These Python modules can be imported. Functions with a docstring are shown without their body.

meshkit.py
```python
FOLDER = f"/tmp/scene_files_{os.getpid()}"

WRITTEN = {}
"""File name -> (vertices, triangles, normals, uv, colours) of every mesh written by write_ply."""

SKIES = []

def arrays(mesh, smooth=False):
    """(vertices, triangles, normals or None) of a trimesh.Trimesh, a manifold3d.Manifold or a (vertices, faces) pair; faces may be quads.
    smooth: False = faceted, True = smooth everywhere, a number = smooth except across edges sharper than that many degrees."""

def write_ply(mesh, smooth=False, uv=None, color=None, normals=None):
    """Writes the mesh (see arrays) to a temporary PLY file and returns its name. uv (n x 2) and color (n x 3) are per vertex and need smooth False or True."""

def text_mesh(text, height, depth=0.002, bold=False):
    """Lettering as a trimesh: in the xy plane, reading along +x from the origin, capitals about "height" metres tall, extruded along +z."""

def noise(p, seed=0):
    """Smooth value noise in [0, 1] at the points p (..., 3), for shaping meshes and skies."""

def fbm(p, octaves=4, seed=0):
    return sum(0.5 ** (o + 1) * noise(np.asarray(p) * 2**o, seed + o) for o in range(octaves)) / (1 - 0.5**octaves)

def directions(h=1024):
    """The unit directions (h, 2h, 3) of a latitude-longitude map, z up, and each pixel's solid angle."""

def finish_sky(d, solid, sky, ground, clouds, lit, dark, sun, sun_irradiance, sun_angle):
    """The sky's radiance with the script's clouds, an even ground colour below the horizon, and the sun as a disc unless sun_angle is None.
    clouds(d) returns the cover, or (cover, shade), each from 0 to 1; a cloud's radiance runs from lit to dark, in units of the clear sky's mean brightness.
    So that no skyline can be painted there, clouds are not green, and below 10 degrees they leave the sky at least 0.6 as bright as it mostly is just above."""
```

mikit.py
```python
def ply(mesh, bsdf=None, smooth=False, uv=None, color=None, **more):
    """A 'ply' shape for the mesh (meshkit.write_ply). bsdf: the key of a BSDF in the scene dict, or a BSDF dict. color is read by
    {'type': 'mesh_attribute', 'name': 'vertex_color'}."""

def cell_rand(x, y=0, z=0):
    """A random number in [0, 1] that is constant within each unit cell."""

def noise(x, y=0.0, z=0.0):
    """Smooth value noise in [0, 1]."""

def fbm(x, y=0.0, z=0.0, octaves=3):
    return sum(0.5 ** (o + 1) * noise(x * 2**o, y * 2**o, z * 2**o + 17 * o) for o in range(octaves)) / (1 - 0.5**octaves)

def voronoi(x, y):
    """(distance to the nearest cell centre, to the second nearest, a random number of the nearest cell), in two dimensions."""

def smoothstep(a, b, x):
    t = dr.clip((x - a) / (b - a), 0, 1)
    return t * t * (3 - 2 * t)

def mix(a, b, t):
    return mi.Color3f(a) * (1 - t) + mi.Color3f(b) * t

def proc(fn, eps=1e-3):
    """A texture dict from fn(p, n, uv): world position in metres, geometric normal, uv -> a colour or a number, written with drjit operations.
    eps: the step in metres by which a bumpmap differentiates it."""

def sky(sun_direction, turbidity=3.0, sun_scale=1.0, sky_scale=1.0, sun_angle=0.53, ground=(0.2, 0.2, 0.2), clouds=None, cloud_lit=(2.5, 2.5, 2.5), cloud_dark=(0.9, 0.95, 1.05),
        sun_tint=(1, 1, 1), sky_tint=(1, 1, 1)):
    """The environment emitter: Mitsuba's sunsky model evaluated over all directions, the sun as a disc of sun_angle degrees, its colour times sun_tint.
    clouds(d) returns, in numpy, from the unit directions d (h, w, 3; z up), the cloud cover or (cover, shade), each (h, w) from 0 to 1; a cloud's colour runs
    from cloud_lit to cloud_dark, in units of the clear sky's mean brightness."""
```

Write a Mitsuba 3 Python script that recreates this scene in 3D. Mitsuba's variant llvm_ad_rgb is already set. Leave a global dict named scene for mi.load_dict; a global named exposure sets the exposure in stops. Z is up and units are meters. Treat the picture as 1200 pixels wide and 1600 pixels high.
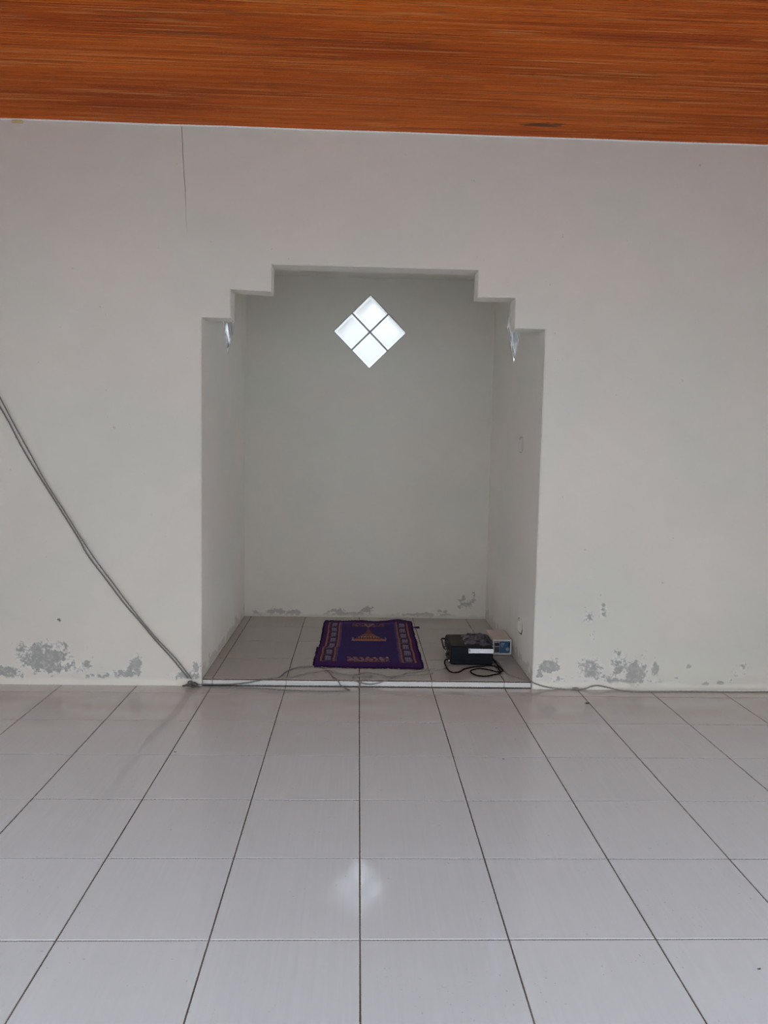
import math, random
import numpy as np
import trimesh
import manifold3d as m3
import mitsuba as mi
import drjit as dr
import mikit
from mikit import proc, noise, fbm, smoothstep, mix, cell_rand
from shapely.geometry import Polygon, LineString, box as sbox
import meshkit

rng = np.random.default_rng(7)
T = mi.ScalarTransform4f
scene, labels = {}, {}

# ------------------------------------------------------------------ camera
YAW, PITCH, ROLL, FPX = 0.0353423, 0.0861470, 0.0202870, 1181.045
EYE = np.array([-0.0267, -4.0304, 1.3113])
fwd = np.array([math.sin(YAW)*math.cos(PITCH), math.cos(YAW)*math.cos(PITCH), -math.sin(PITCH)])
rgt = np.array([math.cos(YAW), -math.sin(YAW), 0.0])
up0 = np.cross(rgt, fwd)
up = -math.sin(ROLL)*rgt + math.cos(ROLL)*up0
scene['camera'] = {'type': 'perspective', 'fov_axis': 'x', 'fov': math.degrees(2*math.atan(600/FPX)),
                   'near_clip': 0.01, 'far_clip': 500.0,
                   'to_world': T().look_at(origin=EYE.tolist(), target=(EYE+fwd).tolist(), up=up.tolist())}
# ------------------------------------------------------------------ light: overcast daylight through the openings of the hall
exposure = 3.85
scene['sky'] = mikit.sky([-0.3, -0.5, 0.8], turbidity=4.0, sun_scale=0.0, ground=(0.28, 0.28, 0.27),
                         clouds=lambda d: np.ones(d.shape[:2]), cloud_lit=(1.50, 1.80, 2.18), cloud_dark=(1, 1, 1))

# ------------------------------------------------------------------ helpers
def numbered(key):
    if key not in used:
        used.add(key); return key
    k = 1
    while f'{key}_{k:03d}' in used:
        k += 1
    key = f'{key}_{k:03d}'; used.add(key); return key
used = set()

def obj(name, mesh, bsdf, parent=None, smooth=False, **kw):
    key = numbered((parent + '__' if parent else '') + name)
    scene[key] = mikit.ply(mesh, bsdf, smooth=smooth, **kw) if not isinstance(mesh, dict) else mesh
    return key

def thing(name):
    return numbered(name)

def tag(key, label, category=None, group=None, kind=None):
    d = {'label': label}
    if category: d['category'] = category
    if group: d['group'] = group
    if kind: d['kind'] = kind
    labels[key] = d
    return key

def M2T(m):
    a = m.to_mesh()
    return trimesh.Trimesh(np.array(a.vert_properties[:, :3]), np.array(a.tri_verts), process=False)

def box(x0, x1, y0, y1, z0, z1):
    b = trimesh.creation.box((x1-x0, y1-y0, z1-z0))
    b.apply_translation(((x0+x1)/2, (y0+y1)/2, (z0+z1)/2))
    return b

def rbox(x0, x1, y0, y1, z0, z1, r=0.004, seg=8):
    """Box with rounded edges: the hull of eight spheres."""
    s = m3.Manifold.sphere(r, seg)
    pts = [s.translate((x, y, z)) for x in (x0+r, x1-r) for y in (y0+r, y1-r) for z in (z0+r, z1-r)]
    return M2T(m3.Manifold.batch_hull(pts))

def chamfer_slab(x0, x1, y0, y1, z0, z1, c=0.0015):
    """Tile: a slab whose upper edges are chamfered (20 triangles or so)."""
    v = []
    for (d, z) in ((0, z0), (0, z1-c), (c, z1)):
        v += [(x0+d, y0+d, z), (x1-d, y0+d, z), (x1-d, y1-d, z), (x0+d, y1-d, z)]
    f = [(3, 2, 1, 0)]
    for b in (0, 4):
        for i in range(4):
            j = (i+1) % 4
            f.append((b+i, b+j, b+4+j, b+4+i))
    f.append((8, 9, 10, 11))
    return (np.array(v, float), np.array(f))

def catmull(pts, n=8):
    p = np.asarray(pts, float)
    p = np.vstack([2*p[0]-p[1], p, 2*p[-1]-p[-2]])
    out = []
    for i in range(1, len(p)-2):
        a, b, c, d = p[i-1:i+3]
        for t in np.linspace(0, 1, n, endpoint=False):
            out.append(0.5*(2*b+(c-a)*t+(2*a-5*b+4*c-d)*t*t+(3*b-a-3*c+d)*t**3))
    out.append(p[-2])
    return np.array(out)

def tube(pts, r, n=8, sides=8, curve=True):
    p = catmull(pts, n) if curve else np.asarray(pts, float)
    t = np.gradient(p, axis=0); t /= np.linalg.norm(t, axis=1, keepdims=True)+1e-12
    nrm = np.cross(t[0], [0.13, 0.2, 1.0]); nrm /= np.linalg.norm(nrm)
    rings = []
    for i in range(len(p)):
        nrm = nrm - t[i]*(nrm@t[i]); nrm /= np.linalg.norm(nrm)
        b = np.cross(t[i], nrm)
        a = np.arange(sides)*2*np.pi/sides
        rings.append(p[i] + r*(np.cos(a)[:, None]*nrm + np.sin(a)[:, None]*b))
    v = np.vstack(rings + [p[:1], p[-1:]])
    f = []
    for i in range(len(p)-1):
        for k in range(sides):
            a, b = i*sides+k, i*sides+(k+1) % sides
            f += [(a, b, b+sides), (a, b+sides, a+sides)]
    e = len(p)*sides; l = (len(p)-1)*sides
    for k in range(sides):
        f += [(e, (k+1) % sides, k), (e+1, l+k, l+(k+1) % sides)]
    return trimesh.Trimesh(v, np.array(f), process=False)

def prism(poly2d, depth):
    """Manifold of a 2D outline (list of rings) extruded along +z."""
    return m3.Manifold.extrude(m3.CrossSection([np.asarray(r, float) for r in poly2d], m3.FillRule.EvenOdd), depth)

def upright(m):
    """(x, y, z) of an extrusion -> wall coordinates: outline in x-z, extrusion along +y."""
    return m.transform(np.array([[1, 0, 0, 0], [0, 0, 1, 0], [0, 1, 0, 0]], float))  # mirrors; fixed by the caller's winding

def wallmesh(m):
    t = M2T(m)
    if t.volume < 0:
        t.invert()
    return t

# ------------------------------------------------------------------ materials
def P(**k):
    return {'type': 'principled', **k}
def C(*rgb):
    return {'type': 'rgb', 'value': list(rgb)}
def bump(bsdf, fn, scale=1.0, eps=1e-3):
    return {'type': 'bumpmap', 'arbitrary': proc(fn, eps), 'scale': scale, 'bsdf': bsdf}

WALL = (0.70, 0.685, 0.665)
def plaster_tone(p):
    a = fbm(p.x*1.6, p.y*1.6+3, p.z*1.6, 3)
    b = fbm(p.x*13, p.y*13, p.z*13, 3)
    t = 1.0 + (a-0.5)*0.10 + (b-0.5)*0.035
    return mix((0.615, 0.570, 0.517), (0.594, 0.572, 0.515), smoothstep(0.35, 0.65, fbm(p.x*2.3+9, p.y*2.3, p.z*2.3, 2)))*t

def blobs(x, z, items):
    m = mi.Float(0)
    for (cx, cz, rx, rz, s) in items:
        m = dr.maximum(m, s*dr.exp(-dr.square((x-cx)/rx)-dr.square((z-cz)/rz)))
    return m

FRONT_STAINS = [(-1.70, 0.150, .17, .085, 1.0), (-1.64, 0.10, .20, .05, .9), (-1.88, 0.065, .10, .05, .9), (-1.79, 0.17, .03, .06, .7),
                (-1.48, 0.11, .06, .05, .72), (-1.205, 0.115, .05, .055, .95), (-1.27, 0.065, .13, .03, .8), (-1.41, 0.05, .10, .02, .75),
                (-0.95, 0.06, .10, .028, .9), (-0.885, 0.105, .03, .05, .8),
                (1.04, 0.125, .085, .045, 1.0), (1.09, 0.055, .07, .03, .8), (0.985, 0.09, .03, .05, .85),
                (1.53, 0.095, .075, .075, 1.05), (1.63, 0.115, .022, .055, 1.0), (1.43, 0.13, .07, .10, .78), (1.28, 0.115, .085, .085, .8),
                (1.42, 0.185, .05, .05, .72), (1.50, 0.05, .22, .022, .85), (1.25, 0.405, .045, .045, .70), (1.325, 0.44, .028, .06, .74), (1.27, 0.31, .02, .08, .6),
                (1.82, 0.133, .016, .016, .95), (1.752, 0.070, .014, .012, .95), (1.925, 0.036, .032, .010, .9), (2.004, 0.044, .03, .018, .95),
                (2.06, 0.06, .02, .02, .8), (2.13, 0.136, .035, .03, .8), (2.10, 0.09, .05, .03, .65)]
def wall_front_fn(p, n, uv):
    base = plaster_tone(p)
    m = blobs(p.x, p.z, FRONT_STAINS)
    f = fbm(p.x*26+5, p.z*26, 1.5, 4)
    halo = smoothstep(0.30, 0.75, m+(f-0.5)*0.5)
    g2 = fbm(p.x*85+2, p.z*85, 3.5, 3)
    st = smoothstep(0.40, 0.74, m*0.95+(f-0.5)*1.35+(g2-0.5)*0.85)*(0.45+0.95*g2)
    c = mix(base, mi.Color3f(0.80, 0.79, 0.77), halo*0.35)          # salt bloom around the peeled patches
    c = mix(c, mi.Color3f(0.295, 0.295, 0.275), dr.clip(st, 0, 1)*0.92)             # bare grey render
    # cream mortar line at the foot
    foot = smoothstep(0.045, 0.025, p.z+(fbm(p.x*7, 4.0, 0.0, 2)-0.5)*0.03)
    c = mix(c, mi.Color3f(0.70, 0.655, 0.575), foot*0.7)
    yel = blobs(p.x, p.z, [(-1.0, 0.28, .12, .20, 1.0), (1.16, 0.14, .07, .16, 1.0), (1.95, 0.10, .40, .06, .9)])
    c = mix(c, mi.Color3f(0.66, 0.625, 0.53), yel*0.35)
    dark = blobs(p.x, p.z, [(-1.611, 0.356, .012, .007, 1.0), (-1.606, 0.352, .007, .010, 1.0)])
    return mix(c, mi.Color3f(0.12, 0.11, 0.10), smoothstep(0.45, 0.6, dark)*0.85)

NICHE_STAINS = [(-0.63, 0.075, .10, .035, 1.0), (-0.50, 0.065, .10, .03, .9), (-0.08, 0.06, .22, .022, .95), (0.065, 0.09, .05, .04, 1.0), (-0.17, 0.08, .12, .03, .8),
                (0.62, 0.085, .06, .025, .95), (0.50, 0.06, .30, .022, .85), (0.80, 0.14, .10, .05, .72), (0.785, 0.19, .02, .03, .9), (0.86, 0.20, .03, .06, .8), (-0.75, 0.06, .06, .03, .7)]
def wall_niche_back_fn(p, n, uv):
    c = plaster_tone(p)*mi.Color3f(1.08, 1.085, 1.08)      # back wall colour lifted to make up for its dim light
    m = blobs(p.x, p.z, NICHE_STAINS)
    f = fbm(p.x*24+8, p.z*34, 4.5, 4)
    g2 = fbm(p.x*80+2, p.z*95, 3.5, 3)
    st = smoothstep(0.46, 0.68, m*0.95+(f-0.5)*1.3+(g2-0.5)*0.7)
    c = mix(c, mi.Color3f(0.27, 0.255, 0.235), st*0.8)
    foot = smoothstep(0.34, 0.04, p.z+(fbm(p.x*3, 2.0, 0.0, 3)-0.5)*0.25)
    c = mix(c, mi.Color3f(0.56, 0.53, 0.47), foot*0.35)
    seep = smoothstep(0.065, 0.045, p.z+(fbm(p.x*14, 6.0, 0.0, 3)-0.5)*0.03)
    return mix(c, mi.Color3f(0.50, 0.47, 0.42), seep*0.6)
def wall_niche_side_fn(p, n, uv):
    c = plaster_tone(p)
    f = fbm(p.y*24+8, p.z*26, p.x*2, 4)
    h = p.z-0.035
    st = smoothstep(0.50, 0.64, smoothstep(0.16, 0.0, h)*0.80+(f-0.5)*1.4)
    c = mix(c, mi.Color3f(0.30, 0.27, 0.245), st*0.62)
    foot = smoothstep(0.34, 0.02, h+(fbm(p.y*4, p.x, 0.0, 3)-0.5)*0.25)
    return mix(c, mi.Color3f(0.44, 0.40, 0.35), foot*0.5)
def wall_bump(p, n, uv):
    return (fbm(p.x*5, p.y*5, p.z*5, 3)-0.5)*0.006 + (fbm(p.x*45, p.y*45, p.z*30, 2)-0.5)*0.0008

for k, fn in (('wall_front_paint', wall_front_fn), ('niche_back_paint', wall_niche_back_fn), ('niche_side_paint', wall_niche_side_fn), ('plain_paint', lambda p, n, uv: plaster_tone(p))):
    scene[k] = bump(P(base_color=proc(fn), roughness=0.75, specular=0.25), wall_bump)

TILE = 0.4; ROW0 = -0.12   # joints at x = 0.4 i, y = ROW0 - 0.4 j
def tile_fn(p, n, uv):
    i, j = dr.floor(p.x/TILE), dr.floor((p.y-ROW0)/TILE)
    c = 0.445*(1.0+(cell_rand(i, j, 5)-0.5)*0.04)
    streak = fbm(p.x*130, p.y*5, cell_rand(i, j, 2)*40, 2)
    sp = smoothstep(0.83, 0.88, noise(p.x*160, p.y*160, 3.3))*smoothstep(0.62, 0.7, noise(p.x*11, p.y*11, 8.0))
    dirt_and_shade = smoothstep(-1.1, -0.1, p.y)*fbm(p.x*4, p.y*9, 0.0, 3)  # grime by the wall, plus floor shade painted in towards it
    col = mi.Color3f(1.0, 0.95, 0.91)*c*(1.0+(streak-0.5)*0.06)
    col = mix(col, mi.Color3f(0.36, 0.29, 0.24), dirt_and_shade*0.65)
    return mix(col, mi.Color3f(0.15, 0.13, 0.12), sp*0.35)
def tile_rough(p, n, uv):
    return 0.055 + 0.03*fbm(p.x*6, p.y*6, 2.0, 2)
scene['tile_glaze'] = bump(P(base_color=proc(tile_fn), roughness=proc(tile_rough), specular=0.62), lambda p, n, uv: (fbm(p.x*11, p.y*11, 4.0, 2)-0.5)*0.0003, eps=4e-3)
def niche_tile_fn(p, n, uv):
    i, j = dr.floor(p.x/TILE), dr.floor((p.y-0.02)/TILE)
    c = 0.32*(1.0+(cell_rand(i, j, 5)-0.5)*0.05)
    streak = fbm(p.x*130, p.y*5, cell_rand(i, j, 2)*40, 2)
    dirt_and_shade = fbm(p.x*5, p.y*5, 1.0, 3)
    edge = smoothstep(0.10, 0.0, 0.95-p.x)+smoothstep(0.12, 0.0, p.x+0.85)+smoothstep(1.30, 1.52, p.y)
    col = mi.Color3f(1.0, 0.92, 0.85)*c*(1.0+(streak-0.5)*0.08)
    col = mix(col, mi.Color3f(0.32, 0.26, 0.22), dr.clip(dirt_and_shade*0.35+edge*0.30, 0, 0.7))
    return col
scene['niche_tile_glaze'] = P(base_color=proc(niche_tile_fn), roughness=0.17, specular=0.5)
scene['riser_glaze'] = P(base_color=proc(lambda p, n, uv: mi.Color3f(0.60, 0.58, 0.555)*(0.94+0.10*fbm(p.x*9, p.z*40, 0.0, 2))), roughness=0.3, specular=0.5)
scene['grout'] = P(base_color=proc(lambda p, n, uv: mix((0.050, 0.036, 0.028), (0.15, 0.12, 0.10), fbm(p.x*5, p.y*5, 1.0, 3))), roughness=0.9)

STRIP = 0.018
def bamboo_fn(p, n, uv):
    row = dr.floor(p.y/STRIP)
    r1, r2 = cell_rand(row, 3), cell_rand(row, 9)
    seg = dr.floor((p.x+r1*3.0)/(0.7+0.5*r2))
    tone = cell_rand(row, seg, 4)
    fine = fbm(p.x*1.3+r1*50, p.y*260, 2.0, 3)
    grain = fbm(p.x*6+r2*30, p.y*500, 5.0, 2)
    big = fbm(p.x*0.9, p.y*5, 1.0, 3)
    c = mix((0.33, 0.044, 0.002), (0.63, 0.132, 0.009), dr.clip(0.44+(tone-0.5)*0.34+(fine-0.5)*0.75+(grain-0.5)*0.40+(big-0.5)*0.9, 0, 1))
    # dark narrow streaks and nodes of the bamboo
    sk = smoothstep(0.60, 0.80, fbm(p.x*1.7+r2*70, p.y*170, 7.0, 2))
    c = mix(c, mi.Color3f(0.13, 0.032, 0.010), sk*0.50)
    node = smoothstep(0.62, 0.85, noise(p.x*17+r1*90, p.y*95, 1.0))*smoothstep(0.60, 0.68, noise(p.x*5, p.y*14, 3.0))
    c = mix(c, mi.Color3f(0.12, 0.030, 0.012), node*0.22)
    pale = smoothstep(0.60, 0.80, fbm(p.x*3.0+r1*20, p.y*120, 11.0, 2))
    c = mix(c, mi.Color3f(0.62, 0.25, 0.075), pale*0.45)
    m = blobs(p.x, p.y, [(0.851, -0.151, .11, .035, 1.0), (0.93, -0.165, .05, .02, .9)])
    f = fbm(p.x*18, p.y*90, 0.0, 3)
    c = mix(c, mi.Color3f(0.05, 0.028, 0.018), smoothstep(0.45, 0.75, m*0.9+(f-0.5)*1.1)*0.8)
    return c
scene['bamboo_varnish'] = P(base_color=proc(bamboo_fn), roughness=0.5, specular=0.18)
scene['outdoor_soil'] = P(base_color=C(0.46, 0.43, 0.40), roughness=0.95)
scene['added_facade'] = P(base_color=C(0.82, 0.765, 0.69), roughness=0.9)
scene['outdoor_white'] = P(base_color=C(0.73, 0.69, 0.64), roughness=0.9)
scene['outdoor_render'] = P(base_color=C(0.30, 0.31, 0.28), roughness=0.9)

# ------------------------------------------------------------------ the setting
HX0, HX1, HY0, HZ = -2.95, 3.15, -2.66, 2.92
TERRACE = -5.2                        # the tiles run on, out under the open sky, where the camera stands
XL, XR, YB = -0.855, 0.951, 1.545     # niche sides and back
NZ = 0.035                            # niche floor

key = obj('ground', box(-14, 14, -18, 14, -0.30, -0.12), 'outdoor_soil')
tag(key, 'bare ground around the outside of the building', 'ground', kind='structure')

# front wall with the stepped opening; a hairline crack cut into it
# arch outline, counter-clockwise as seen from the hall, starting at the left foot
arch = [(XL, 0), (XL, 1.963), (-.704, 1.962), (-.704, 2.110), (-.495, 2.102), (-.493, 2.241), (.585, 2.242), (.583, 2.103), (.784, 2.106), (.786, 1.947), (XR, 1.948), (XR, 0)]
outer = [(HX0, 0), (HX0, HZ)] + [(HX1, HZ), (HX1, 0)]
ring = outer[::-1] + arch                                   # one closed outline (the opening is open at the foot)
ring = [(HX0, 0)] + arch + [(HX1, 0), (HX1, HZ), (HX0, HZ)]
wall2d = Polygon(ring).buffer(0)
WT = 0.125
# crack
cz = np.linspace(HZ, 2.39, 40)
cx = np.interp(cz, [2.39, 2.43, 2.56, 2.70, 2.80, HZ], [-.926, -.931, -.934, -.943, -.947, -.953]) + 0.003*(meshkit.noise(np.stack([cz*22, cz*0, cz*0], -1))-0.5)
half = np.interp(cz, [2.39, 2.55, HZ], [0.0003, 0.0009, 0.0017])
crack = Polygon(list(zip(cx-half, cz)) + list(zip((cx+half)[::-1], cz[::-1]))).buffer(0)
def rings(g):
    out = []
    for q in getattr(g, 'geoms', [g]):
        out.append(np.array(q.exterior.coords)[:-1])
        out += [np.array(i.coords)[:-1] for i in q.interiors]
    return out
def upward(g, y0, y1):
    """Polygon g in (x, z) extruded from y0 to y1."""
    m = m3.Manifold.extrude(m3.CrossSection(rings(g), m3.FillRule.EvenOdd), y1-y0)
    return m.rotate((90, 0, 0)).translate((0, y1, 0))      # z -> y: (x, -z', y'), so the extrusion runs towards -y
wall = upward(wall2d, 0, WT)
# slightly hand-made rounded arrises along the opening: cut a small bevel on the hall side
bev = Polygon(arch).buffer(0)
steps = []
for d, y in ((0.004, 0.0016), (0.002, 0.004)):
    steps.append(upward(bev.buffer(d, join_style=2), -0.01, y))
for s in steps:
    wall = wall - s
wall = wall - upward(crack, -0.01, 0.010)
key = obj('wall_front', wallmesh(wall), 'wall_front_paint')
tag(key, 'white plastered wall with stepped arch opening, thin crack and peeling grey patches at its foot', 'wall', kind='structure')

def hall_wall(name, axis, at, thick, u0, u1, holes, label):
    g = sbox(u0, 0, u1, HZ)
    for (a, b, c, d) in holes:
        g = g.difference(sbox(a, c, b, d))
    m = upward(g, 0, thick)
    if axis == 'x':                                           # u runs along y
        m = m.rotate((0, 0, 90)).translate((at, 0, 0))
    else:
        m = m.translate((0, at, 0))
    k = obj(name, wallmesh(m), 'plain_paint')
    tag(k, label, 'wall', kind='structure')
SIDE_HOLES_L = [(-2.56, -1.95, 0.0, 2.4)]
SIDE_HOLES_R = [(-2.56, -1.75, 0.0, 2.5)]
hall_wall('wall_left', 'x', HX0, 0.14, HY0, WT, SIDE_HOLES_L, 'left wall of the hall with door and window openings')
hall_wall('wall_right', 'x', HX1+0.14, 0.14, HY0, WT, SIDE_HOLES_R, 'right wall of the hall with door and window openings')
hall_wall('wall_back', 'y', HY0-0.14, 0.14, HX0-0.14, HX1+0.14, [(-2.75, 2.95, 0.0, 2.74)], 'open entrance front of the hall, out of view')

# ceiling: boarding of narrow varnished bamboo strips
key = obj('ceiling', box(HX0-0.14, HX1+0.14, HY0-0.14, WT, HZ+0.006, HZ+0.12), 'bamboo_varnish')
tag(key, 'orange brown varnished bamboo strip ceiling running parallel to the wall', 'ceiling', kind='structure')
vs, fs, n0 = [], [], 0
for k in range(0, 190):
    y1 = -k*STRIP; y0 = y1-STRIP+0.0012
    z = HZ + rng.uniform(-0.0006, 0.0008)
    x = HX0
    while x < HX1:
        L = rng.uniform(0.8, 2.0); xe = min(x+L, HX1)
        dz = rng.uniform(-0.0005, 0.0005)
        b = 0.0016
        v = [(x, y0, z+.006), (x, y0+b, z+dz), (x, y1-b, z+dz), (x, y1, z+.006), (xe-.001, y0, z+.006), (xe-.001, y0+b, z+dz), (xe-.001, y1-b, z+dz), (xe-.001, y1, z+.006)]
        f = [(0, 1, 5, 4), (1, 2, 6, 5), (2, 3, 7, 6), (0, 3, 2, 1), (4, 5, 6, 7)]
        vs += v; fs += [tuple(n0+i for i in q) for q in f]; n0 += 8
        x = xe
k2 = obj('bamboo_strips', (np.array(vs), np.array(fs)), 'bamboo_varnish', 'ceiling')
labels[k2] = {'label': 'narrow varnished bamboo strips', 'kind': 'stuff'}
bead = tube([(x, -0.003, HZ-0.002+0.0012*math.sin(x*7)) for x in np.linspace(HX0, HX1, 60)], 0.005, n=1, sides=6, curve=False)
scene['caulk_white'] = P(base_color=C(0.76, 0.74, 0.72), roughness=0.7)
key = obj('trim_1', bead, 'caulk_white', smooth=True)
tag(key, 'thin white filler bead where the wall meets the bamboo ceiling', 'trim', kind='structure')

# hall floor
key = obj('floor', box(HX0, HX1, TERRACE, 0.0, -0.12, -0.0022), 'grout')
tag(key, 'glossy pale grey ceramic tile floor with dark joints', 'floor', kind='structure')
G = 0.0046
def tile_dict(w, h, bs):
    return mikit.ply(chamfer_slab(0, w, 0, h, -0.008, 0, 0.0012), bs)
full = tile_dict(TILE-G, TILE-G, 'tile_glaze')
def place(d, x, y, z, rx=0.0, ry=0.0):
    return {**d, 'to_world': T().translate([x, y, z]).rotate([1, 0, 0], rx).rotate([0, 1, 0], ry)}
far_v, far_f, nf = [], [], 0
def put_tile(parent, d, x, y, z):
    obj('tile', place(d, x, y, z, rng.normal(0, 0.035), rng.normal(0, 0.035)), None, parent)
i0, i1 = -9, 9
for j in range(-1, 21):
    ya = ROW0-TILE*j; yb = ya-TILE
    top = min(ya, 0.0) if j >= 0 else 0.0
    yb = max(yb, TERRACE)
    if ya-yb < 0.03: continue
    if j == -1:
        ya, yb = 0.0+0.0, ROW0
    for i in range(i0, i1+1):
        xa, xb = max(i*TILE, HX0), min(i*TILE+TILE, HX1)
        if xb-xa < 0.03: continue
        near = (-8 <= i <= 8) and j <= 7
        w, h = xb-xa-G, ya-yb-G
        x, y = xa+G/2, yb+G/2
        if near:
            d = full if (abs(w-(TILE-G)) < 1e-6 and abs(h-(TILE-G)) < 1e-6) else tile_dict(w, h, 'tile_glaze')
            put_tile('floor', d, x, y, rng.normal(0, 0.00012))
        else:
            v, f = chamfer_slab(x, x+w, y, y+h, -0.008, 0.0, 0.0012)
            far_v.append(v); far_f.append(f+nf); nf += len(v)
k2 = obj('tile_field', (np.vstack(far_v), np.vstack(far_f)), 'tile_glaze', 'floor')
labels[k2] = {'label': 'further floor tiles of the hall', 'kind': 'stuff'}

# niche: raised floor, walls, ceiling, glass block windows
key = obj('floor_niche', box(XL, XR, 0.0228, YB, -0.12, NZ-0.003), 'grout')
tag(key, 'raised tiled floor of the prayer niche with a white riser along its front', 'floor', kind='structure')
RF = 0.0195
xs = [XL+.002, -0.8, -0.4, 0.0, 0.4, 0.8, XR-.002]
ys = [RF, 0.42, 0.82, 1.215, YB-.002]
for a, b in zip(xs[:-1], xs[1:]):
    for c, d in zip(ys[:-1], ys[1:]):
        c = 0.0285 if c == RF else c
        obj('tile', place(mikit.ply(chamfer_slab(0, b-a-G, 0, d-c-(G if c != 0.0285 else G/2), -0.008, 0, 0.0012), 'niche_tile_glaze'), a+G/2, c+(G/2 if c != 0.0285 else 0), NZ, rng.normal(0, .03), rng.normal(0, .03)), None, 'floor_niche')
    obj('riser_tile', box(a+0.0015, b-0.0015, RF, 0.0226, 0.001, NZ-0.0085), 'riser_glaze', 'floor_niche')
labels['floor_niche__riser_tile'] = {'label': 'white glazed riser tile'}

# side / back walls with a diamond hole; the wall boxes are cut into the right one
NH = 2.52
BS, BJ = 0.177, 0.012                # glass block, joint
S2 = 2*BS+BJ+0.012                     # hole side
def diamond(u, z, side):
    h = side/math.sqrt(2)
    return Polygon([(u-h, z), (u, z-h), (u+h, z), (u, z+h)])
def niche_wall(kind, holes, extra=()):
    if kind == 'back':
        g = sbox(XL-0.14, 0.0, XR+0.16, NH)
        for h in holes: g = g.difference(h)
        return upward(g, YB, YB+0.13)
    g = sbox(0.005, 0.0, YB, NH)
    for h in holes: g = g.difference(h)
    m = upward(g, 0, 0.13)
    for e in extra: m = m - e
    return m
wb = niche_wall('back', [diamond(0.042, 2.138, S2)])
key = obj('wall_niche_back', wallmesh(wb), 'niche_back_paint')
tag(key, 'grey shaded back wall of the prayer niche with damp marks along its foot', 'wall', kind='structure')
# left niche wall: inner face x = XL; (u = y)
wl = niche_wall('side', [diamond(0.815, 2.118, S2)]).rotate((0, 0, 90)).translate((XL+0.0012, 0, 0))
key = obj('wall_niche_left', wallmesh(wl), 'niche_side_paint')
tag(key, 'left side wall of the prayer niche', 'wall', kind='structure')
def rrect(u0, u1, z0, z1, r):
    return sbox(u0+r, z0+r, u1-r, z1-r).buffer(r, 5)
BOXES = [(0.44, 0.565, 1.292, 1.388, .035), (0.285, 0.425, 0.220, 0.312, .040)]
extra = [upward(rrect(*b), -0.001, 0.022) for b in BOXES]
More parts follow.
